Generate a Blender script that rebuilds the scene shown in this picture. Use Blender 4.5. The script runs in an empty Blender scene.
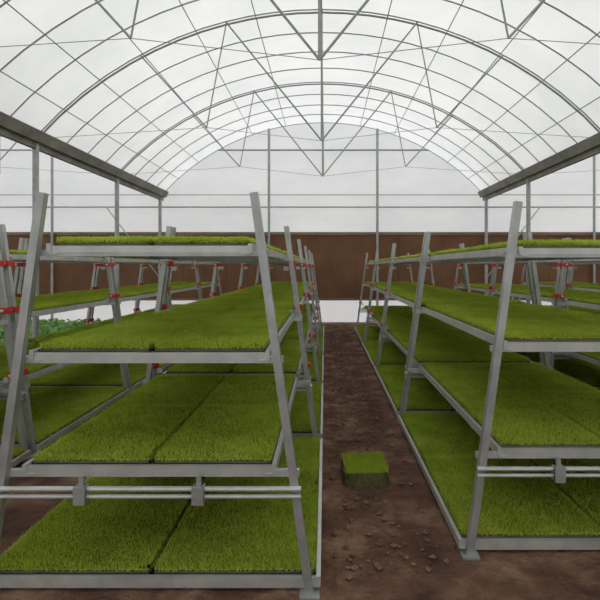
import bpy, math, random
import numpy as np
from mathutils import Vector
random.seed(7); rng=np.random.default_rng(7)
S=bpy.context.scene
S.view_settings.view_transform='Standard'
S.view_settings.exposure=0.0

# ------------------------------------------------------------ materials
def newmat(name):
    m=bpy.data.materials.new(name); m.use_nodes=True
    nt=m.node_tree; nt.nodes.clear()
    out=nt.nodes.new('ShaderNodeOutputMaterial')
    return m,nt,out
def noise_ramp(nt,scale,stops,detail=4,coord='Object',vscale=None,rand=False,rough=0.6):
    tc=nt.nodes.new('ShaderNodeTexCoord'); src=tc.outputs[coord]
    if vscale or rand:
        mp=nt.nodes.new('ShaderNodeMapping'); nt.links.new(src,mp.inputs['Vector'])
        if vscale: mp.inputs['Scale'].default_value=vscale
        if rand:
            oi=nt.nodes.new('ShaderNodeObjectInfo'); ml=nt.nodes.new('ShaderNodeMath'); ml.operation='MULTIPLY'
            ml.inputs[1].default_value=40; nt.links.new(oi.outputs['Random'],ml.inputs[0])
            nt.links.new(ml.outputs[0],mp.inputs['Location'])
        src=mp.outputs[0]
    n=nt.nodes.new('ShaderNodeTexNoise'); n.inputs['Scale'].default_value=scale
    n.inputs['Detail'].default_value=detail; n.inputs['Roughness'].default_value=rough
    nt.links.new(src,n.inputs['Vector'])
    r=nt.nodes.new('ShaderNodeValToRGB'); nt.links.new(n.outputs['Fac'],r.inputs[0])
    el=r.color_ramp.elements
    while len(el)<len(stops): el.new(0.5)
    for e,(p,c) in zip(el,stops): e.position=p; e.color=(*c,1)
    return n,r
def pbr(name,stops,scale,rough=0.7,metal=0.0,bump=0.0,bscale=None,coord='Object',vscale=None,rand=False,detail=4,bdist=0.05):
    m,nt,out=newmat(name)
    n,r=noise_ramp(nt,scale,stops,detail,coord,vscale,rand)
    b=nt.nodes.new('ShaderNodeBsdfPrincipled'); b.inputs['Roughness'].default_value=rough; b.inputs['Metallic'].default_value=metal
    nt.links.new(r.outputs[0],b.inputs['Base Color'])
    if bump:
        bp=nt.nodes.new('ShaderNodeBump'); bp.inputs['Strength'].default_value=bump; bp.inputs['Distance'].default_value=bdist
        n2=nt.nodes.new('ShaderNodeTexNoise'); n2.inputs['Scale'].default_value=bscale or scale*4; n2.inputs['Detail'].default_value=6
        tc=nt.nodes.new('ShaderNodeTexCoord'); nt.links.new(tc.outputs['Object'],n2.inputs['Vector'])
        nt.links.new(n2.outputs['Fac'],bp.inputs['Height']); nt.links.new(bp.outputs[0],b.inputs['Normal'])
    nt.links.new(b.outputs[0],out.inputs[0])
    return m
def film(name,c0,c1,scale,trans=0.65,vscale=None):
    m,nt,out=newmat(name)
    n,r=noise_ramp(nt,scale,[(0.3,c0),(0.7,c1)],5,'Object',vscale)
    d=nt.nodes.new('ShaderNodeBsdfDiffuse'); t=nt.nodes.new('ShaderNodeBsdfTranslucent'); mx=nt.nodes.new('ShaderNodeMixShader')
    mx.inputs[0].default_value=trans
    nt.links.new(r.outputs[0],d.inputs[0]); nt.links.new(r.outputs[0],t.inputs[0])
    nt.links.new(d.outputs[0],mx.inputs[1]); nt.links.new(t.outputs[0],mx.inputs[2]); nt.links.new(mx.outputs[0],out.inputs[0])
    return m
M_steel=pbr('galvanised_steel',[(0.3,(0.34,0.35,0.35)),(0.7,(0.48,0.49,0.49))],9,rough=0.5,metal=0.25)
M_rail=pbr('rack_rail_metal',[(0.3,(0.50,0.51,0.49)),(0.7,(0.68,0.69,0.66))],7,rough=0.35,metal=0.4)
M_leg=pbr('rack_leg_metal',[(0.3,(0.36,0.38,0.37)),(0.7,(0.54,0.55,0.54))],7,rough=0.36,metal=0.5)
M_hoop=pbr('hoop_steel',[(0.3,(0.30,0.31,0.31)),(0.7,(0.42,0.43,0.43))],5,rough=0.6,metal=0.1)
M_gut=pbr('gutter_metal',[(0.3,(0.17,0.16,0.145)),(0.7,(0.30,0.285,0.255))],3,rough=0.7)
M_red=pbr('red_clamp',[(0.3,(0.55,0.02,0.015)),(0.7,(0.72,0.04,0.03))],8,rough=0.5)
M_white=pbr('white_clamp',[(0.3,(0.6,0.6,0.58)),(0.7,(0.75,0.75,0.72))],8,rough=0.5)
M_tray=pbr('tray_plastic',[(0.3,(0.07,0.07,0.045)),(0.7,(0.14,0.13,0.09))],12,rough=0.6)
M_soil=pbr('root_mat',[(0.3,(0.07,0.065,0.025)),(0.7,(0.16,0.14,0.055))],40,rough=0.95)
M_floor=pbr('soil_floor',[(0.3,(0.055,0.024,0.013)),(0.5,(0.15,0.072,0.042)),(0.7,(0.33,0.20,0.13))],3.0,rough=0.95,bump=1.0,bscale=7,detail=12,bdist=0.12)
M_clod=pbr('clod_soil',[(0.3,(0.10,0.05,0.03)),(0.7,(0.30,0.18,0.12))],20,rough=1)
M_pad=pbr('brown_cooling_pad',[(0.3,(0.14,0.066,0.034)),(0.7,(0.22,0.11,0.056))],1.2,rough=0.9,bump=0.4,bscale=30)
M_padframe=pbr('pad_frame',[(0.3,(0.18,0.12,0.085)),(0.7,(0.28,0.2,0.15))],3,rough=0.7)
M_film=film('roof_film',(0.82,0.83,0.83),(0.95,0.95,0.945),0.7,0.66)
M_wfilm=film('wall_film',(0.80,0.835,0.84),(0.93,0.95,0.955),0.5,0.68,vscale=(1.0,1.0,2.2))
M_knee=film('knee_wall_film',(0.88,0.90,0.91),(0.96,0.97,0.97),0.8,0.74)
def grassmat(name,a,b,c):
    m,nt,out=newmat(name)
    n,r=noise_ramp(nt,2.6,[(0.3,a),(0.5,b),(0.72,c)],8,'Object',(1,1,1),True,0.8)
    d=nt.nodes.new('ShaderNodeBsdfDiffuse'); t=nt.nodes.new('ShaderNodeBsdfTranslucent'); mx=nt.nodes.new('ShaderNodeMixShader')
    mx.inputs[0].default_value=0.35
    nt.links.new(r.outputs[0],d.inputs[0]); nt.links.new(r.outputs[0],t.inputs[0])
    nt.links.new(d.outputs[0],mx.inputs[1]); nt.links.new(t.outputs[0],mx.inputs[2]); nt.links.new(mx.outputs[0],out.inputs[0])
    return m
M_grass=grassmat('grass_blades',(0.32,0.43,0.045),(0.50,0.62,0.08),(0.68,0.76,0.15))
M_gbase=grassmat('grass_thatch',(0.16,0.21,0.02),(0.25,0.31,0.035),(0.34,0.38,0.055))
M_leaf=grassmat('seedling_leaf',(0.16,0.34,0.10),(0.28,0.5,0.17),(0.42,0.65,0.33))

# ------------------------------------------------------------ mesh builder
class MB:
    def __init__(s): s.v=[]; s.f=[]; s.m=[]
    def box(s,x0,x1,y0,y1,z0,z1,mi=0):
        i=len(s.v)
        s.v+=[(x0,y0,z0),(x1,y0,z0),(x1,y1,z0),(x0,y1,z0),(x0,y0,z1),(x1,y0,z1),(x1,y1,z1),(x0,y1,z1)]
        for q in [(0,3,2,1),(4,5,6,7),(0,1,5,4),(1,2,6,5),(2,3,7,6),(3,0,4,7)]:
            s.f.append(tuple(i+k for k in q)); s.m.append(mi)
    def tube(s,p,q,r,n=8,mi=0,square=False):
        s.path([p,q],r,n,mi,square)
    def path(s,pts,r,n=8,mi=0,square=False):
        pts=[Vector(p) for p in pts]
        if square: n=4
        base=len(s.v)
        for k,p in enumerate(pts):
            a=pts[max(k-1,0)]; b=pts[min(k+1,len(pts)-1)]
            d=(b-a).normalized()
            ref=Vector((0,1,0)) if abs(d.y)<0.9 else Vector((0,0,1))
            u=d.cross(ref).normalized(); w=d.cross(u).normalized()
            rr=r*1.414 if square else r
            for j in range(n):
                t=2*math.pi*(j+(0.5 if square else 0))/n
                s.v.append(tuple(p+u*rr*math.cos(t)+w*rr*math.sin(t)))
        for k in range(len(pts)-1):
            for j in range(n):
                a=base+k*n+j; b=base+k*n+(j+1)%n
                s.f.append((a,b,b+n,a+n)); s.m.append(mi)
        s.f.append(tuple(base+j for j in range(n))[::-1]); s.m.append(mi)
        e=base+(len(pts)-1)*n
        s.f.append(tuple(e+j for j in range(n))); s.m.append(mi)
    def mesh(s,name,mats):
        me=bpy.data.meshes.new(name); me.from_pydata(s.v,[],s.f)
        for m in mats: me.materials.append(m)
        me.polygons.foreach_set('material_index',s.m); me.update()
        return me
def obj(name,me,parent=None,loc=(0,0,0)):
    o=bpy.data.objects.new(name,me); S.collection.objects.link(o); o.location=loc
    if parent: o.parent=parent
    return o
def empty(name,loc=(0,0,0)):
    o=bpy.data.objects.new(name,None); S.collection.objects.link(o); o.location=loc; o.empty_display_size=0.2
    return o

# ------------------------------------------------------------ layout constants
GX=[-13.1,-4.4,4.3,13.0]; YB=13.0; YF=-4.1; ZG=3.45; RISE=1.95; HALF=4.35
R=(HALF**2+RISE**2)/(2*RISE)
def archz(u): return ZG+math.sqrt(R*R-u*u)-(R-RISE)
rows=[YB-2.85*k for k in range(7)]  # 13 ... -4.1

mb=MB()
mb.box(-30,30,-20,30,-0.3,0.0)
obj('floor',mb.mesh('floor',[M_floor]))

# roof film (one ceiling: three arched bays)
mb=MB()
for b in range(3):
    cx=(GX[b]+GX[b+1])/2; K=28
    us=[-HALF+2*HALF*k/K for k in range(K+1)]
    i=len(mb.v)
    for u in us:
        z=archz(u)+0.035
        mb.v.append((cx+u,YF-0.05,z)); mb.v.append((cx+u,YB+0.05,z))
    for k in range(K):
        a=i+2*k; mb.f.append((a,a+1,a+3,a+2)); mb.m.append(0)
o=obj('ceiling',mb.mesh('ceiling',[M_film]))
for p in o.data.polygons: p.use_smooth=True

# gable film walls
def gable(name,y,z0):
    mb=MB()
    for b in range(3):
        cx=(GX[b]+GX[b+1])/2; K=28; i=len(mb.v)
        for k in range(K+1):
            u=-HALF+2*HALF*k/K
            mb.v.append((cx+u,y,z0)); mb.v.append((cx+u,y,archz(u)+0.03))
        for k in range(K):
            a=i+2*k; mb.f.append((a,a+2,a+3,a+1)); mb.m.append(0)
    return obj(name,mb.mesh(name,[M_wfilm]))
wb=gable('wall_back',YB+0.05,2.42)
gable('wall_front',YF-0.05,0.0)
for nm,x in (('wall_left',GX[0]-0.05),('wall_right',GX[3]+0.05)):
    mb=MB(); mb.v=[(x,YF,0),(x,YB,0),(x,YB,ZG),(x,YF,ZG)]; mb.f=[(0,1,2,3)]; mb.m=[0]
    obj(nm,mb.mesh(nm,[M_wfilm]))
mb=MB(); mb.v=[(GX[0],YB+0.05,0),(GX[3],YB+0.05,0),(GX[3],YB+0.05,0.66),(GX[0],YB+0.05,0.66)]; mb.f=[(0,1,2,3)]; mb.m=[0]
obj('lower_film_strip',mb.mesh('lower_film_strip',[M_knee]),wb)
mb=MB()
x=GX[0]
mb.box(GX[0],GX[3],YB-0.03,YB+0.03,0.62,2.42,0)
while x<GX[3]-0.01:
    w=0.58
    mb.box(x+0.003,min(x+w,GX[3])-0.003,YB-0.08,YB-0.03,0.66,2.36,0)
    x+=w
mb.box(GX[0],GX[3],YB-0.10,YB+0.03,2.36,2.44,1)
mb.box(GX[0],GX[3],YB-0.10,YB+0.03,0.60,0.66,1)
obj('cooling_pad',mb.mesh('cooling_pad',[M_pad,M_padframe]),wb)

# greenhouse frame
G=empty('greenhouse_frame')
mb=MB()
for gx in GX:
    for y in rows:
        yy=y-0.2 if y==YB else y
        mb.tube((gx,yy,0),(gx,yy,ZG),0.045,10)
obj('columns',mb.mesh('columns',[M_steel]),G)
mb=MB()
for b in range(3):
    cx=(GX[b]+GX[b+1])/2
    for u in (-1.45,1.45):
        mb.tube((cx+u,YB-0.16,0),(cx+u,YB-0.16,archz(u)-0.02),0.035,8)
    mb.tube((cx,YB-0.10,4.0),(cx,YB-0.10,archz(0)-0.02),0.022,8)
for z in (4.66,3.12):
    if z<ZG: mb.tube((GX[0],YB-0.03,z),(GX[3],YB-0.03,z),0.02,8)
    else:
        u=math.sqrt(R*R-(z-ZG+R-RISE)**2)
        for b in range(3):
            cx=(GX[b]+GX[b+1])/2
            mb.tube((cx-u,YB-0.03,z),(cx+u,YB-0.03,z),0.025,8)
mb.tube((GX[0],YB-0.03,ZG),(GX[3],YB-0.03,ZG),0.012,8)
obj('gable_girts',mb.mesh('gable_girts',[M_steel]),G)
mb=MB()
ny=24
hoopy=[YB-0.03-0.7125*k for k in range(ny+1)]
for b in range(3):
    cx=(GX[b]+GX[b+1])/2
    for y in hoopy:
        if y<YF: continue
        mb.path([(cx-HALF+2*HALF*k/24,y,archz(-HALF+2*HALF*k/24)) for k in range(25)],0.011,6)
obj('roof_hoops',mb.mesh('roof_hoops',[M_hoop]),G)
mb=MB()
for b in range(3):
    cx=(GX[b]+GX[b+1])/2
    for u in (-3.9,-3.35,-2.7,-1.9,-1.0,0,1.0,1.9,2.7,3.35,3.9):
        mb.tube((cx+u,YF,archz(u)-0.02),(cx+u,YB,archz(u)-0.02),0.008,6)
obj('roof_purlins',mb.mesh('roof_purlins',[M_hoop]),G)
mb=MB()
for b in range(3):
    cx=(GX[b]+GX[b+1])/2
    for y in rows[1:-1]:
        zt=3.42
        mb.path([(cx-HALF+2*HALF*k/24,y,archz(-HALF+2*HALF*k/24)-0.03) for k in range(25)],0.015,8)
        mb.tube((cx,y,zt),(cx,y,archz(0)),0.016,8)
        for sg in (-1,1):
            mb.tube((cx,y,zt),(cx+sg*1.45,y,archz(1.45)),0.013,8)
            mb.tube((cx+sg*1.75,y,zt+0.2),(cx+sg*2.75,y,archz(2.75)),0.012,8)
            mb.tube((cx+sg*1.75,y,zt+0.2),(cx+sg*1.45,y,archz(1.45)),0.010,8)
            mb.tube((cx,y,zt),(cx+sg*1.75,y,zt+0.2),0.004,6)
            mb.tube((cx+sg*HALF,y,ZG),(cx+sg*1.75,y,zt+0.2),0.004,6)
obj('roof_trusses',mb.mesh('roof_trusses',[M_hoop]),G)
mb=MB()
for gx in GX:
    i=len(mb.v)
    prof=[(-0.17,0.13),(-0.10,-0.02),(0.10,-0.02),(0.17,0.13),(0.15,0.13),(0.085,0.0),(-0.085,0.0),(-0.15,0.13)]
    for y in (YF,YB):
        for (a,c) in prof: mb.v.append((gx+a,y,ZG+c-0.05))
    n=8
    for j in range(n):
        mb.f.append((i+j,i+(j+1)%n,i+n+(j+1)%n,i+n+j)); mb.m.append(0)
    mb.box(gx-0.03,gx+0.03,YF,YB,ZG-0.16,ZG-0.07,0)
obj('gutters',mb.mesh('gutters',[M_gut]),G)
mb=MB()
for gx in (GX[1],GX[2]):
    sgn=-1 if gx<0 else 1
    mb.tube((gx,YB-0.2,1.2),(gx+sgn*1.45,YB-0.16,3.1),0.015,6)
obj('wind_braces',mb.mesh('wind_braces',[M_steel]),G)

# ------------------------------------------------------------ racks
LEGT,LEGB,HT=0.485,0.74,1.84
cache={}
def legx(z): return LEGB+(LEGT-LEGB)*z/HT
def build_rack(L,clamps,seed,zl):
    key=(L,clamps,seed,zl)
    if key in cache: return cache[key]
    TIERS=[(0.06,0.78),(zl,0.575),(1.10,0.545),(1.595,0.465)]
    r=np.random.default_rng(seed)
    fr=MB(); tr=MB(); cl=MB()
    for y in (0.0,L):
        for sg in (-1,1):
            fr.tube((sg*LEGB,y,0.0),(sg*LEGT,y,HT),0.0185,4,0,True)
            fr.box(sg*LEGB-0.045,sg*LEGB+0.045,y-0.045,y+0.045,0,0.012,0)
        for ti,(z,h) in enumerate(TIERS):
            lx=legx(z); s=0.032 if y==0 else -0.032
            fr.box(-lx-0.03,lx+0.03,y-0.012+s,y+0.012+s,z-0.045,z-0.014,0 if ti==3 else 1)
    for y,s in ((0.0,-1),(L,1)):
        z=zl; lx=legx(z-0.08)
        fr.tube((-lx-0.03,y+s*0.03,z-0.078),(lx+0.03,y+s*0.03,z-0.078),0.012,8,1)
        fr.tube((-lx-0.03,y+s*0.03,z-0.112),(lx+0.03,y+s*0.03,z-0.112),0.010,8,1)
        for bx in (-0.29,0.24):
            fr.box(bx-0.026,bx+0.026,y+s*0.05-0.008,y+s*0.05+0.008,z-0.14,z-0.062,0)
            fr.box(bx-0.026,bx-0.018,min(y+s*0.05,y+s*0.01),max(y+s*0.05,y+s*0.01),z-0.14,z-0.062,0)
            fr.box(bx+0.018,bx+0.026,min(y+s*0.05,y+s*0.01),max(y+s*0.05,y+s*0.01),z-0.14,z-0.062,0)
            fr.box(bx-0.010,bx+0.010,y+s*0.03-0.008,y+s*0.03+0.008,z-0.08,z-0.02,0)
    rects=[]
    for ti,(z,h) in enumerate(TIERS):
        a=0.03; b=L-0.03
        for sg in (-1,1):
            fr.box(sg*h-0.010,sg*h+0.010,a-0.02,b+0.02,z-0.03,z+0.014,1)
            fr.box(min(sg*h,sg*(h-0.04)),max(sg*h,sg*(h-0.04)),a-0.02,b+0.02,z-0.035,z-0.028,1)
        for yy in (a,b):
            fr.box(-h,h,yy-0.012,yy+0.012,z-0.028,z+0.004,1)
        for k in range(1,4):
            yy=a+(b-a)*k/4
            fr.box(-h,h,yy-0.012,yy+0.012,z-0.03,z-0.004,0)
        for ix in range(2):
            for iy in range(2):
                x0=-h+0.014+ix*(h-0.006); x1=x0+h-0.022
                y0=a+0.014+iy*((b-a)/2-0.006); y1=y0+(b-a)/2-0.022
                tr.box(x0,x1,y0,y1,z,z+0.008,0)
                t=0.006
                for q in ((x0,x0+t,y0,y1),(x1-t,x1,y0,y1),(x0,x1,y0,y0+t),(x0,x1,y1-t,y1)):
                    tr.box(*q,z,z+0.016,0)
                tr.box(x0+0.006,x1-0.006,y0+0.006,y1-0.006,z+0.008,z+0.030,1)
                rects.append((x0+0.006,x1-0.006,y0+0.006,y1-0.006,z+0.030))
    if clamps:
        for y in (0.0,L):
            for sg in (-1,1):
                for zc in (1.53,1.16,0.66,):
                    lx=legx(zc)
                    cl.box(sg*lx-0.032,sg*lx+0.032,y-0.03,y+0.03,zc-0.022,zc+0.022,0)
                    cl.tube((sg*lx,y-0.05,zc),(sg*lx,y+0.05,zc),0.012,6,1)
                    cl.box(sg*(lx-0.05)-0.02,sg*(lx-0.05)+0.02,y-0.02,y+0.02,zc-0.06,zc-0.025,1)
    V=[];F=[];Mi=[]
    nv=0
    for (x0,x1,y0,y1,z) in rects:
        nx,ny_=14,22
        gx=np.linspace(x0,x1,nx); gy=np.linspace(y0,y1,ny_)
        X,Y=np.meshgrid(gx,gy)
        Z=z+0.006+0.004*r.random(X.shape)
        Z[0,:]=z;Z[-1,:]=z;Z[:,0]=z;Z[:,-1]=z
        P=np.stack([X.ravel(),Y.ravel(),Z.ravel()],1); V.append(P)
        for j in range(ny_-1):
            for i in range(nx-1):
                a=nv+j*nx+i; F.append((a,a+1,a+1+nx,a+nx)); Mi.append(1)
        nv+=len(P)
        n=int((x1-x0)*(y1-y0)*22000)
        bx=r.uniform(x0,x1,n); by=r.uniform(y0,y1,n)
        hgt=r.uniform(0.017,0.026,n)*(1+0.12*np.sin(bx*9+by*5+seed))
        th=r.uniform(0,2*np.pi,n); w=r.uniform(0.0016,0.003,n)
        lx=r.normal(0,0.008,n); ly=r.normal(0,0.008,n)
        # fringe: overhanging blades along the four edges
        m=int(2*((x1-x0)+(y1-y0))*700)
        side=r.integers(0,4,m); tt=r.random(m)
        fx=np.where(side==0,x0,np.where(side==1,x1,x0+tt*(x1-x0)))
        fy=np.where(side==2,y0,np.where(side==3,y1,y0+tt*(y1-y0)))
        ox=np.where(side==0,-1,np.where(side==1,1,0)); oy=np.where(side==2,-1,np.where(side==3,1,0))
        over=r.uniform(0.003,0.013,m)
        tx=np.clip(bx+lx,x0-0.008,x1+0.008); ty=np.clip(by+ly,y0-0.008,y1+0.008)
        zz=z+0.002
        bz=np.full(n,zz); tz=zz+hgt
        fz=z+r.uniform(-0.010,0.0,m)
        ftz=z+r.uniform(-0.016,0.022,m)
        bx=np.concatenate([bx,fx]); by=np.concatenate([by,fy]); bz=np.concatenate([bz,fz])
        tx=np.concatenate([tx,fx+ox*over+r.normal(0,.004,m)*(ox==0)]); ty=np.concatenate([ty,fy+oy*over+r.normal(0,.004,m)*(oy==0)]); tz=np.concatenate([tz,ftz])
        th=np.concatenate([th,np.where(ox==0,0.0,np.pi/2)]); w=np.concatenate([w,np.full(m,0.0032)])
        n=n+m
        A=np.stack([bx-np.cos(th)*w,by-np.sin(th)*w,bz],1)
        B=np.stack([bx+np.cos(th)*w,by+np.sin(th)*w,bz],1)
        C=np.stack([tx,ty,tz],1)
        P=np.stack([A,B,C],1).reshape(-1,3); V.append(P)
        idx=np.arange(n)*3+nv
        F+=list(zip(idx.tolist(),(idx+1).tolist(),(idx+2).tolist())); Mi+= [0]*n
        nv+=3*n
    gk=('g',L,seed,zl)
    if gk in cache: gm=cache[gk]
    else:
        gm=bpy.data.meshes.new('grass_mats'); gm.from_pydata(np.concatenate(V).tolist(),[],F)
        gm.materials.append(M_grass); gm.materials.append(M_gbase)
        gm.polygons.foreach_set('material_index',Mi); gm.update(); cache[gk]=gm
    res=(fr.mesh('rack_frame',[M_leg,M_rail]),tr.mesh('seed_trays',[M_tray,M_soil]),
         cl.mesh('clamps',[M_red,M_white]) if clamps else None,gm)
    cache[key]=res; return res
def rack(cx,y,L,clamps,seed,zl=0.575):
    fr,tr,cl,gm=build_rack(L,clamps,seed,zl)
    e=empty('grass_tray_rack',(cx,y,0))
    obj('rack_frame',fr,e); obj('seed_trays',tr,e); obj('grass_mats',gm,e)
    if cl: obj('clamps',cl,e)
for k in range(5):
    rack(-0.81,2.2+k*1.9,1.8,k>0,1)
for k in range(5):
    rack(-3.08,1.95+k*1.9,1.8,True,1)
for k in range(4):
    rack(1.49,2.5+k*2.25,2.15,k>1,3,0.54)
for k in range(4):
    rack(3.33,1.2+k*2.25,2.15,True,3,0.54)
for k in range(4):
    rack(5.3,2.6+k*2.25,2.15,True,3,0.54)

def sod(name,loc,w,d,h,rot):
    r=np.random.default_rng(5)
    mb=MB()
    per=40
    for lev,(zz,sc) in enumerate(((0,1.04),(h*0.5,1.0),(h,0.97))):
        for k in range(per):
            t=2*math.pi*k/per
            c,s=math.cos(t),math.sin(t)
            p=0.4
            x=math.copysign(abs(c)**p,c)*w/2*sc*(1+0.09*(r.random()-0.5)); y=math.copysign(abs(s)**p,s)*d/2*sc*(1+0.09*(r.random()-0.5))
            mb.v.append((x,y,zz))
    for lev in range(2):
        for k in range(per):
            a=lev*per+k;b=lev*per+(k+1)%per
            mb.f.append((a,b,b+per,a+per)); mb.m.append(0)
    mb.f.append(tuple(range(2*per,3*per))); mb.m.append(1)
    for k in range(2600):
        x=r.uniform(-w/2,w/2)*0.95;y=r.uniform(-d/2,d/2)*0.95
        t=r.uniform(0,6.28);ww=0.003;hh=r.uniform(0.015,0.04)
        i=len(mb.v)
        mb.v+=[(x-math.cos(t)*ww,y-math.sin(t)*ww,h-0.002),(x+math.cos(t)*ww,y+math.sin(t)*ww,h-0.002),(x+r.normal(0,.012),y+r.normal(0,.012),h+hh)]
        mb.f.append((i,i+1,i+2)); mb.m.append(2)
    o=obj(name,mb.mesh(name,[M_soil,M_gbase,M_grass]),None,loc); o.rotation_euler=(0,0,rot)
sod('sod_piece',(0.28,3.42,0),0.31,0.34,0.10,0.05)

# soil clods in aisle
mb=MB(); r=random.Random(3)
for k in range(1500):
    x=r.gauss(0.30,0.22); y=r.uniform(2.3,12.5); s=r.uniform(0.004,0.022)
    if abs(x-0.28)<0.21 and abs(y-3.42)<0.24: continue
    if not 0.04<x<0.62: continue
    i=len(mb.v)
    pts=[(1,0,0.3),(0,1,0.2),(-1,0,0.35),(0,-1,0.25),(0,0,0.9),(0,0,-0.3)]
    for p in pts: mb.v.append((x+p[0]*s*r.uniform(.7,1.3),y+p[1]*s*r.uniform(.7,1.3),s*0.3+p[2]*s*r.uniform(.7,1.2)))
    for t in ((0,1,4),(1,2,4),(2,3,4),(3,0,4),(1,0,5),(2,1,5),(3,2,5),(0,3,5)): mb.f.append(tuple(i+q for q in t)); mb.m.append(0)
obj('soil_clods',mb.mesh('soil_clods',[M_clod]),bpy.data.objects['floor'])

# leafy seedlings in left bay
mb=MB(); r=random.Random(11)
for ix in range(16):
    for iy in range(22):
        x=-9.6+ix*0.30+r.uniform(-.05,.05); y=5.6+iy*0.31+r.uniform(-.05,.05)
        for l in range(7):
            t=r.uniform(0,6.28); L=r.uniform(0.12,0.22); w=L*0.28; up=r.uniform(0.4,0.9)
            c,s=math.cos(t),math.sin(t); i=len(mb.v)
            def P(f,side,z): 
                d=f*L; return (x+c*d-s*side,y+s*d+c*side,0.02+z*up+abs(side)*0.4)
            mb.v+=[P(0,0,0),P(.4,-w,.13),P(.4,0,.11),P(.4,w,.13),P(.75,-w*.8,.2),P(.75,0,.18),P(.75,w*.8,.2),P(1.05,0,.19)]
            for q in ((0,1,2),(0,2,3),(1,4,5,2),(2,5,6,3),(4,7,5),(5,7,6)): mb.f.append(tuple(i+k for k in q)); mb.m.append(0)
obj('leafy_seedlings',mb.mesh('leafy_seedlings',[M_leaf]))

# ------------------------------------------------------------ world & camera
w=bpy.data.worlds.new('overcast'); S.world=w; w.use_nodes=True
nt=w.node_tree; nt.nodes.clear()
out=nt.nodes.new('ShaderNodeOutputWorld'); bg=nt.nodes.new('ShaderNodeBackground')
tc=nt.nodes.new('ShaderNodeTexCoord'); sp=nt.nodes.new('ShaderNodeSeparateXYZ'); rp=nt.nodes.new('ShaderNodeValToRGB')
nt.links.new(tc.outputs['Generated'],sp.inputs[0]); nt.links.new(sp.outputs['Z'],rp.inputs[0])
rp.color_ramp.elements[0].position=0.0; rp.color_ramp.elements[0].color=(0.82,0.84,0.85,1)
rp.color_ramp.elements[1].position=1.0; rp.color_ramp.elements[1].color=(1,1,0.99,1)
nt.links.new(rp.outputs[0],bg.inputs[0]); bg.inputs[1].default_value=1.5
nt.links.new(bg.outputs[0],out.inputs[0])
cam=bpy.data.cameras.new('camera'); co=bpy.data.objects.new('camera',cam); S.collection.objects.link(co)
co.location=(0,0,1.5); co.rotation_euler=(math.pi/2,0,0)
cam.sensor_width=36; cam.lens=28.8; cam.shift_x=-25/600; cam.shift_y=-33/600; cam.clip_end=200
S.camera=co
